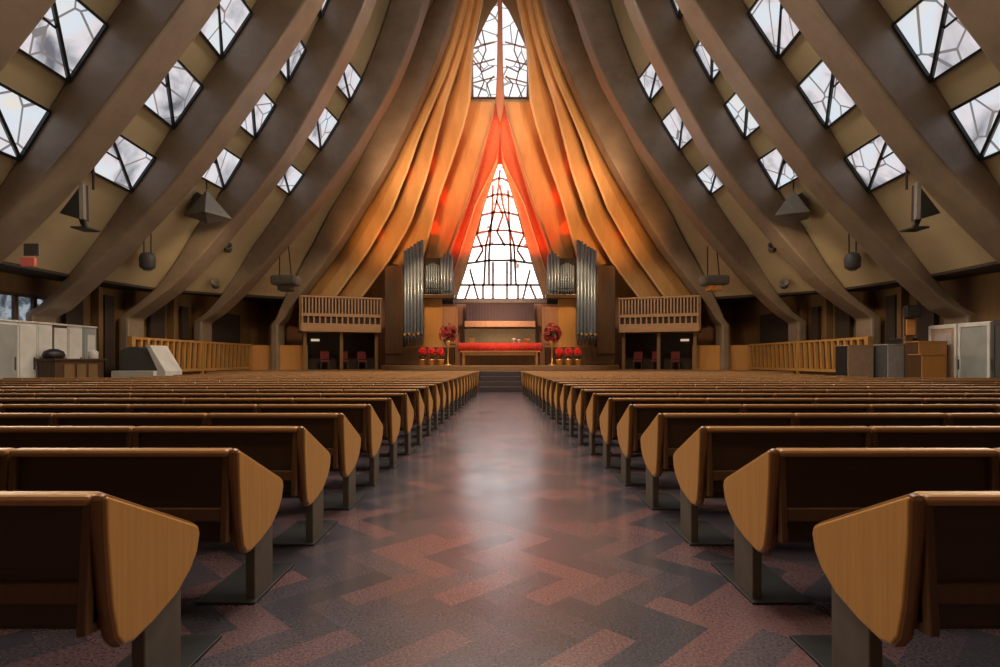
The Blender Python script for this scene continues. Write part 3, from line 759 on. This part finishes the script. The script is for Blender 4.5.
# ------------------------------------------------------------------ slatted screens along the sides
for s in (1, -1):
    sc_ = thing('slatted_screen', f'long honey-coloured slatted screen along the {side_word(s)} side of the pews', 'screen', (-s*13.0, 20.2, 0))
    L = 5.1-0.02; zt = 2.20
    # seen part runs on over the platform edge
    def S(name, y0, y1, x0, x1, z0, z1, m, bev=0.01):
        bm = bmesh.new(); box(bm, x0, x1, y0, y1, z0, z1); return obj(name, bm, m, sc_, bev)
    LL = 9.7
    S('top_rail', 0, LL, -0.07, 0.07, zt-0.09, zt, M['screen']); S('bottom_rail', 0, LL, -0.06, 0.06, 0.9, 1.02, M['screen'])
    S('backing_board', 0.02, LL, -0.05 if s > 0 else 0.03, -0.03 if s > 0 else 0.05, 0.0, zt-0.09, M['case'])
    bm = bmesh.new(); n = 24
    for k in range(n):
        y = 0.1+(LL-0.2)*k/(n-1); bar(bm, (0.02*s, y-0.05, 1.0), (0.02*s, y+0.05, zt-0.06), 0.12, 0.11, Vector((1, 0, 0)))
    obj('slats', bm, M['screen'], sc_)
    for y in (0.05, LL/2, LL-0.05): S('post', y-0.06, y+0.06, -0.08, 0.08, 0, zt+0.02, M['screen'])
    # plain curved panel that closes it towards the balcony
    bm = bmesh.new(); a = []
    for k in range(13):
        t = k/12; x = -13.0+2.75*t; y = 29.98+0.55*math.sin(t*math.pi/2)
        a.append((mirror((x, y, 0.86), s), mirror((x, y+0.12, 0.86), s)))
    rows = [[bm.verts.new(p) for p in (f_, f_+Vector((0, 0, 1.3)), b_+Vector((0, 0, 1.3)), b_)] for f_, b_ in a]
    for r0, r1 in zip(rows, rows[1:]):
        for i in range(4): bm.faces.new((r0[i], r0[(i+1) % 4], r1[(i+1) % 4], r1[i]))
    bm.faces.new(rows[0]); bm.faces.new(rows[-1][::-1])
    o = obj('curved_panel', bm, M['gold_panel']); tag(o, f'plain curved wooden panel between the {side_word(s)} slatted screen and balcony', 'panel')

# ------------------------------------------------------------------ left: white cabinets, counter, console
def cabinet(y0, y1, z1, label, body, door, handle=True, glass=False):
    c = thing('cabinet', label, 'cabinet', (-13.95, y0, 0), 0, 'pale cabinets along the left wall')
    w = y1-y0
    obj('body', mbox(-0.45, 0.45, 0.0, w-0.01, 0, z1), body, c, 0.012)
    dr = obj('door', mbox(0.45, 0.475, 0.04, w-0.05, 0.1, z1-0.08), door, c, 0.01)
    obj('handle', mbox(0.475, 0.50, w-0.14, w-0.11, z1*0.45, z1*0.6), M['grey_dark'], dr)
    obj('top_board', mbox(-0.47, 0.49, 0, w-0.01, z1, z1+0.05), M['white'], c, 0.01)
    return c
ed = [15.0, 16.1, 16.75, 17.35, 17.95, 18.6, 19.25]
ls = ['wide grey-panelled cabinet at the near end of the left wall row', 'white cabinet second in the left wall row, beside the wide grey one', 'white cabinet third in the left wall row, behind the dark counter',
      'cabinet with a dark framed door in the left wall row', 'white cabinet just past the dark framed one on the left', 'grey-green cabinet closing the far end of the left wall row']
for q in range(6):
    cabinet(ed[q], ed[q+1], 2.44, ls[q], M['white'] if q not in (3, 5) else (M['case'] if q == 3 else M['grey']), M['grey'] if q in (0, 5) else M['white'])
ct = thing('counter', 'dark wooden counter before the white cabinets on the left', 'counter', (-13.15, 16.6, 0))
obj('counter_top', mbox(-0.3, 0.3, 0, 2.2, 1.36, 1.42), M['case'], ct, 0.01)
obj('counter_body', mbox(-0.25, 0.25, 0.08, 2.12, 0, 1.36), M['case'], ct, 0.01)
for y in (0.6, 1.1, 1.6): obj('panel', mbox(0.25, 0.27, y-0.2, y+0.2, 0.2, 1.25), M['wall'], ct)
bm = bmesh.new(); lathe(bm, [(0.13, 0), (0.14, 0.02), (0.14, 0.22), (0.10, 0.26), (0.05, 0.28), (0.05, 0.31)], 16)
o = obj('canister', bm, M['white'], None, 0, True); o.location = (-13.12, 18.55, 1.42); tag(o, 'white canister standing on the far end of the dark counter', 'canister')
bm = bmesh.new()
lathe(bm, [(0.2, 0), (0.24, 0.1), (0.2, 0.24), (0.08, 0.32)], 12); o = obj('black_bag', bm, M['black'], None, 0, True); o.location = (-13.15, 16.95, 1.42); o.scale = (1, 1.5, 0.9)
tag(o, 'rounded black bag on the near end of the dark counter', 'bag')
nt_ = obj('notice_sheet', mbox(-13.49, -13.475, 18.75, 19.1, 1.55, 2.2), M['white']); nt_.location = (0.02+0.005, 0, 0)
tag(nt_, 'blank white notice sheet on the grey-green cabinet door', 'notice')
# console with sloping white end
cs = thing('organ_console', 'dark rounded console with a sloping white end panel beside the slatted screen', 'console', (-12.2, 19.4, 0))
bm = bmesh.new(); pts = [Vector((-0.62, 0, 0))]+[Vector((-0.62+1.05*(k/10), 0, 1.45+0.38*math.sin(math.pi*(0.25+0.6*k/10)))) for k in range(11)]+[Vector((0.60, 0, 1.1)), Vector((0.60, 0, 0))]
prism(bm, pts, (0, 0.9, 0)); obj('console_body', bm, M['grey_dark'], cs, 0.02)
bm = bmesh.new(); prism(bm, [Vector((0.28, -0.06, 1.88)), Vector((0.42, -0.06, 1.88)), Vector((0.95, -0.06, 1.0)), Vector((0.95, -0.06, 0)), Vector((0.66, -0.06, 0)), Vector((0.66, -0.06, 1.05))], (0, 1.02, 0)); obj('end_panel', bm, M['white'], cs, 0.015)
obj('base_step', mbox(-0.75, 0.66, -0.25, 0.0, 0, 1.02), M['white'], cs, 0.01)

# window in the left wall, doors on the right wall
bmf = bmesh.new()
for y in (16.6, 17.25, 17.95, 18.6):
    box(bmf, -14.66, -14.5, y-0.07, y+0.07, 2.35, 3.35)
box(bmf, -14.66, -14.5, 16.55, 18.65, 2.3, 2.4); box(bmf, -14.66, -14.5, 16.55, 18.65, 3.3, 3.4)
o = obj('window_%d' % (wn+3), bmf, M['case']); tag(o, 'dim side window above the pale cabinets on the left wall', 'window', None, 'structure')
obj('pane', mbox(-14.64, -14.60, 16.6, 18.6, 2.4, 3.3), M['sideglass'], o)

# ------------------------------------------------------------------ right: boxes, lecterns, glazed cabinets
def crate(name, label, cat, px0, px1, ytop, d, depth, m, mside, lid=True, angle=0.0):
    x0, x1 = (px0-CX)*d/F, (px1-CX)*d/F; zt = EYE+(HY-ytop)*d/F
    t = thing(name, label, cat, ((x0+x1)/2, d, 0), angle)
    w = x1-x0
    obj('front_panel', mbox(-w/2, w/2, 0, 0.03, 0.03, zt-0.03), m, t, 0.006)
    obj('body', mbox(-w/2+0.005, w/2-0.005, 0.03, depth, 0, zt-0.03), mside, t, 0.006)
    obj('top_board', mbox(-w/2-0.02, w/2+0.02, -0.02, depth+0.02, zt-0.03, zt), m, t, 0.006)
    return t
crate('tan_cabinet', 'tan boxy cabinet by the near end of the right slatted screen', 'cabinet', 848, 873.5, 345, 18.6, 0.7, M['tan'], M['black'])
crate('grey_cabinet', 'light grey narrow cabinet between the tan cabinet and the dark cupboard', 'cabinet', 888, 904, 344, 18.0, 0.7, M['lightgrey'], M['grey_dark'])
crate('dark_cupboard', 'dark grey cupboard beside the narrow light grey cabinet on the right', 'cabinet', 905.5, 918, 338, 18.3, 0.7, M['grey_dark'], M['black'])
crate('oak_lectern', 'taller oak lectern behind the lower one on the right', 'lectern', 919, 947, 341, 17.1, 0.6, M['honey'], M['case'])
t = crate('low_lectern', 'lower oak lectern with a dark side, in front of the taller one', 'lectern', 923, 944, 354, 16.2, 0.7, M['honey'], M['case'], True, -0.18)
# small picture, orange light put in its colour, with a black speaker over it on the right wall
bm = bmesh.new(); p = at(911, 327, 17.9)
o = obj('framed_picture', mbox(-0.14, 0.14, 0, 0.04, -0.25, 0.25), M['amber'], None, 0.01); o.location = (p.x, p.y, p.z)
tag(o, 'small orange picture hanging under the black wall speaker on the right', 'picture')
obj('frame', mbox(-0.17, 0.17, 0.04, 0.07, -0.28, 0.28), M['case'], o)
o = obj('post_board', mbox(-0.12, 0.12, 0.08, 0.2, 0, 3.0), M['wall'], None, 0.01); o.location = (p.x, p.y, 0); tag(o, 'brown upright board that carries the orange picture and speaker', 'post')
sp = thing('wall_speaker', 'small black speaker above the orange picture on the right', 'speaker', (p.x, p.y, p.z+0.30))
obj('cabinet_box', mbox(-0.2, 0.2, -0.15, 0.07, 0, 0.36), M['black'], sp, 0.01); obj('grille', mbox(-0.17, 0.17, -0.165, -0.15, 0.03, 0.33), M['grey_dark'], sp)
for q, (ya, yb, lab, gl) in enumerate(((16.9, 18.0, 'white framed glazed cabinet with a pale picture, far one on the right wall', 'tan'), (15.75, 16.85, 'white framed glazed cabinet, middle one of the right wall row', 'grey'), (14.4, 15.7, 'dark glazed cabinet at the near end of the right wall row', 'grey_dark'))):
    c = thing('glazed_cabinet', lab, 'cabinet', (13.85, ya, 0), 0, 'glazed cabinets along the right wall')
    w = yb-ya; z1 = 2.45
    obj('body', mbox(-0.40, 0.45, 0, w, 0, z1), M['white'] if q < 2 else M['black'], c, 0.012)
    bm = bmesh.new()
    for a, b, z0, zz in ((0.0, 0.09, 0.1, z1-0.02), (w-0.09, w, 0.1, z1-0.02), (0.09, w-0.09, z1-0.12, z1-0.02), (0.09, w-0.09, 0.1, 0.2)): box(bm, -0.44, -0.40, a, b, z0, zz)
    dr = obj('door', bm, M['white'] if q < 2 else M['grey_dark'], c, 0.008)
    obj('door_panel', mbox(-0.415, -0.40, 0.09, w-0.09, 0.2, z1-0.12), M[gl], dr)
    if q == 0: obj('picture', mbox(-0.425, -0.415, 0.2, w-0.25, 1.75, 2.2), M['lightgrey'], dr)
    if q == 2: obj('poster', mbox(-0.425, -0.415, w-0.62, w-0.4, 1.55, 2.1), M['rose_panel'], dr)
    obj('handle', mbox(-0.47, -0.44, w-0.06, w-0.03, 1.1, 1.4), M['grey_dark'], dr)

# ------------------------------------------------------------------ hung speakers, lamps, signs
for s in (1, -1):
    W = side_word(s)
    # wedge speaker on an arm
    p = mirror(at(80, 223, 14.3), s)
    t = thing('wedge_speaker', f'dark wedge-shaped speaker hung from a rib over the {W} pews', 'speaker', p)
    q0, q1, q2 = mirror(at(82, 183, 14.3), s)-p, mirror(at(83, 220, 14.3), s)-p, mirror(at(59, 213, 14.3), s)-p
    bm = bmesh.new(); prism(bm, [q0, q1, q2], (0, 0.22, 0)); obj('cabinet_box', bm, M['black'], t, 0.012)
    bm = bmesh.new(); bar(bm, q1+Vector((-0.02*s, 0.03, 0.02)), q0+Vector((-0.02*s, 0.03, 0)), 0.10, 0.10); obj('face_strip', bm, M['speaker'], t)
    bm = bmesh.new(); bar(bm, (q1+q2)/2+Vector((0.1*s, 0.2, 0.05)), Vector((0, 0.2, -0.10)), 0.10); obj('arm', bm, M['black'], t)
    bm = bmesh.new(); box(bm, -0.2, 0.2, -0.05, 0.45, -0.13, -0.09); obj('plate', bm, M['black'], t)
    bm = bmesh.new(); bar(bm, q0+Vector((0, 0.4, -0.05)), q0+Vector((0.0, 0.4, 1.3)), 0.04); obj('hanger', bm, M['black'], t)
    # pyramid cluster
    p = mirror(at(208, 222, 20.4), s)
    t = thing('pyramid_lamp', f'grey four-sided pyramid lamp hung between ribs on the {W}', 'lamp', p)
    r = 0.78; ap = Vector((-0.05*s, 0, 1.15)); cs_ = [Vector((r*math.cos(a), r*math.sin(a), 0.18)) for a in (0.35, 0.35+math.pi/2, 0.35+math.pi, 0.35+1.5*math.pi)]
    bm = bmesh.new(); vb = [bm.verts.new(c) for c in cs_]; va = bm.verts.new(ap); vd = bm.verts.new((0, 0, -0.05))
    for k in range(4): bm.faces.new((vb[k], vb[(k+1) % 4], va)); bm.faces.new((vb[(k+1) % 4], vb[k], vd))
    obj('shade', bm, M['speaker'], t, 0.02)
    bm = bmesh.new(); box(bm, -0.30, 0.25, -0.25, 0.25, 0.55, 1.05, rot=Matrix.Translation((-0.62*s, 0.2, 0.0)) @ Matrix.Rotation(0.5*s, 4, 'Y')); obj('driver_box', bm, M['grey_dark'], t, 0.02)
    bm = bmesh.new(); bar(bm, ap, ap+Vector((0.0, 0.0, 1.7)), 0.03); obj('hanger', bm, M['black'], t)
    # pendant on two rods
    p = mirror(at(147.5, 270, 19.5), s)
    t = thing('pendant_light', f'small dark pendant light on two rods over the {W} side', 'lamp', p)
    bm = bmesh.new(); lathe(bm, [(0.12, 0.0), (0.24, 0.08), (0.26, 0.4), (0.2, 0.55), (0.06, 0.6)], 14); obj('shade', bm, M['grey_dark'], t, 0, True)
    bm = bmesh.new(); lathe(bm, [(0.12, -0.02), (0.12, 0.01)], 12); obj('bulb', bm, M['speaker'], t)
    bm = bmesh.new(); bar(bm, (-0.12, 0, 0.5), (-0.12, 0, 1.35), 0.03); bar(bm, (0.12, 0, 0.5), (0.12, 0, 1.75), 0.03); obj('rods', bm, M['black'], t)
    # grey twin box by the balcony
    p = mirror(at(286, 289, 26.9), s)
    t = thing('projector_box', f'grey boxy projector hung above the {W} balcony end', 'projector', p)
    bm = bmesh.new(); box(bm, -0.62, 0.62, -0.4, 0.4, 0.15, 0.62); obj('housing', bm, M['speaker'], t, 0.14)
    bm = bmesh.new(); box(bm, -0.3, 0.3, -0.3, 0.3, -0.1, 0.15); obj('lens_box', bm, M['amber'] if s < 0 else M['grey_dark'], t, 0.04)
    bm = bmesh.new(); bar(bm, (-0.3, 0, 0.6), (-0.3, 0, 2.0), 0.04); bar(bm, (0.25, 0, 0.6), (0.1, 0, 2.2), 0.04); obj('hanger', bm, M['black'], t)
    # small spot on the rib
    for q, (px, py, d, lab) in enumerate(((228, 251, 24.3, 'upper'), (216, 287, 24.6, 'lower'))):
        p = mirror(at(px, py, d), s)
        t = thing('spot_lamp', f'small spot lamp below the third bay of the {W} slope, {lab} of two', 'lamp', p, 0.4*s)
        bm = bmesh.new(); lathe(bm, [(0.06, 0), (0.16, 0.06), (0.19, 0.36), (0.17, 0.38), (0.10, 0.2)], 14); o = obj('housing', bm, M['speaker'], t, 0, True); o.rotation_euler = (math.radians(60), 0, 0)
        bm = bmesh.new(); bar(bm, (0, 0, 0), (-0.25*s, 0, 0.55), 0.05); obj('bracket', bm, M['black'], t)
# red sign under a grille, left slope
p = at(29, 262, 14.9)
t = thing('lit_red_sign', 'small glowing red sign low on the left roof slope', 'sign', p)
obj('sign_box', mbox(-0.18, 0.18, -0.05, 0.03, -0.11, 0.11), M['signglow'], t, 0.01)
t = thing('wall_grille', 'small dark grille just above the red sign on the left slope', 'vent', p+Vector((0.03, 0.05, 0.17)))
bm = bmesh.new(); box(bm, -0.2, 0.2, -0.02, 0.04, 0, 0.32)
obj('plate', bm, M['speaker'], t, 0.01)
bm = bmesh.new()
for k in range(5): box(bm, -0.17, 0.17, -0.035, -0.02, 0.04+0.055*k, 0.07+0.055*k)
obj('louvres', bm, M['grey_dark'], t)

# ------------------------------------------------------------------ light
def area(name, loc, target, size, size_y, energy, col, spread=180):
    l = bpy.data.lights.new(name, 'AREA'); l.shape = 'RECTANGLE'; l.size = size; l.size_y = size_y; l.energy = energy; l.color = col; l.spread = math.radians(spread)
    o = bpy.data.objects.new(name, l); C.objects.link(o); o.location = loc
    o.rotation_euler = (Vector(target)-Vector(loc)).to_track_quat('-Z', 'Y').to_euler()
    return o
def spot(name, loc, target, energy, col, deg=60, blend=0.6, r=0.25):
    l = bpy.data.lights.new(name, 'SPOT'); l.energy = energy; l.color = col; l.spot_size = math.radians(deg); l.spot_blend = blend; l.shadow_soft_size = r
    o = bpy.data.objects.new(name, l); C.objects.link(o); o.location = loc
    o.rotation_euler = (Vector(target)-Vector(loc)).to_track_quat('-Z', 'Y').to_euler()
    return o
for s in (1, -1):
    # area lights added in mid-air to boost the roof windows' daylight
    for y in (5.5, 11.5, 17.5, 23.5):
        area('added_roof_fill', (-s*2.6, y, 16.5), (s*7, y-6.5, 4.5), 5, 2.5, 310, (1.0, 0.89, 0.74), 120)
    area('added_cove_fill', (s*10.6, 17, 2.7), (-s*11.5, 16.6, 5.6), 16, 0.4, 330, (1.0, 0.84, 0.62), 120)  # added fill from across the nave, brightens the lower roof
    for y, z, e in ((2.6, 5.6, 270), (7.5, 8.0, 530), (13.5, 11.0, 1150), (20, 13.5, 1900)):
        spot('added_pew_spot', (-s*3.6, y, z), (s*1.5, y+0.6, 0.5), e, (1.0, 0.82, 0.58), 75, 0.8, 0.4)  # spots added to brighten the pew ends, no fittings modelled
    # unseen uplights added to brighten the canopy
    spot('unseen_canopy_lamp', (-s*8.6, 26.0, 4.6), (-s*4.4, 32.4, 10.0), 2700, (1.0, 0.47, 0.16), 55, 0.9, 1.0)
    spot('unseen_canopy_lamp', (-s*6.6, 26.0, 8.0), (-s*2.4, 33.0, 14.5), 3300, (1.0, 0.64, 0.38), 62, 0.9, 1.0)
    for px, py, e in ((404, 168, 260), (432, 172, 320), (438, 236, 420), (448, 210, 300), (376, 232, 160)):
        tp = mirror(at(px, py, 32.2), s)
        spot('unseen_red_lamp', (-s*1.5, 27.0, 5.0), tp, e*16, (1.0, 0.05, 0.01), 6, 0.8, 0.1)  # unseen red spots added to tint patches of the pleats
    spot('unseen_red_lamp', (-s*0.9, 29.3, 4.0), (-s*1.9, 33.4, 10.5), 3000, (1.0, 0.10, 0.02), 42)  # unseen red light added on the arch legs
    spot('unseen_canopy_lamp', (s*0.6, 27.0, 4.2), (-s*3.9, 32.4, 7.6), 1300, (1.0, 0.36, 0.09), 26, 0.9, 0.4)  # added to brighten the lower edge of the canopy
    spot('unseen_red_lamp', (s*0.4, 28.6, 6.0), (-s*0.6, 33.5, 14.0), 700, (1.0, 0.12, 0.03), 30, 0.9, 0.2)
    spot('wall_lamp', (-s*4.2, 28.8, 7.5), (-s*3.5, 33.0, 2.8), 700, (1.0, 0.62, 0.28), 70)  # added spot that brightens the panels around the organ
# area light added under the closed ridge, which has no skylight
area('added_ridge_fill', (0, 12, 24), (0, 12.01, 0), 2.0, 26, 900, (1.0, 0.93, 0.84))
spot('unseen_altar_lamp', (0, 26.5, 14), (0, 30.5, 1.5), 2500, (1.0, 0.68, 0.38), 40)  # unseen spot added above the altar

for s in (1, -1):
    spot('added_flower_spot', (-s*3.0, 26.5, 5.0), (-s*3.2, 29.5, 1.8), 420, (1.0, 0.75, 0.6), 40)  # added to brighten the poinsettias, no fitting modelled
    spot('added_balcony_spot', (-s*5.5, 23.5, 8.0), (-s*8.6, 30.4, 3.6), 900, (1.0, 0.72, 0.45), 50)  # added to brighten the balcony front
    spot('added_side_spot', (-s*8.0, 11.5, 6.5), (-s*12.2, 17.6, 1.3), 420, (1.0, 0.80, 0.58), 60)  # added to bring up the cabinets and lecterns
    spot('added_side_spot', (-s*8.0, 18.5, 6.5), (-s*13.0, 25.0, 1.5), 600, (1.0, 0.74, 0.46), 65)  # second added spot, brightens the slatted screen
spot('unseen_altar_lamp', (0, 27.2, 4.6), (0, 33.6, 3.2), 700, (1.0, 0.60, 0.36), 60)  # unseen spot added to lift the wall behind the altar
spot('added_peak_spot', (0, 27.5, 8.0), (0, 33.6, 19.5), 2500, (1.0, 0.72, 0.55), 45)  # added spot for the roof peak, no such fitting known
w = bpy.data.worlds.new('sky'); bpy.context.scene.world = w; w.use_nodes = True
nt = w.node_tree; bg = nt.nodes['Background']
sky = nt.nodes.new('ShaderNodeTexSky'); sky.sky_type = 'NISHITA'; sky.sun_elevation = math.radians(40); sky.sun_disc = False
nt.links.new(sky.outputs[0], bg.inputs[0]); bg.inputs[1].default_value = 0.15

S = bpy.context.scene
S.view_settings.view_transform = 'Standard'; S.view_settings.look = 'None'; S.view_settings.gamma = 1; S.view_settings.use_curve_mapping = False
S.view_settings.exposure = 0.0
S.cycles.use_denoising = True
S.cycles.max_bounces = 6; S.cycles.diffuse_bounces = 4; S.cycles.glossy_bounces = 3
S.cycles.sample_clamp_indirect = 6
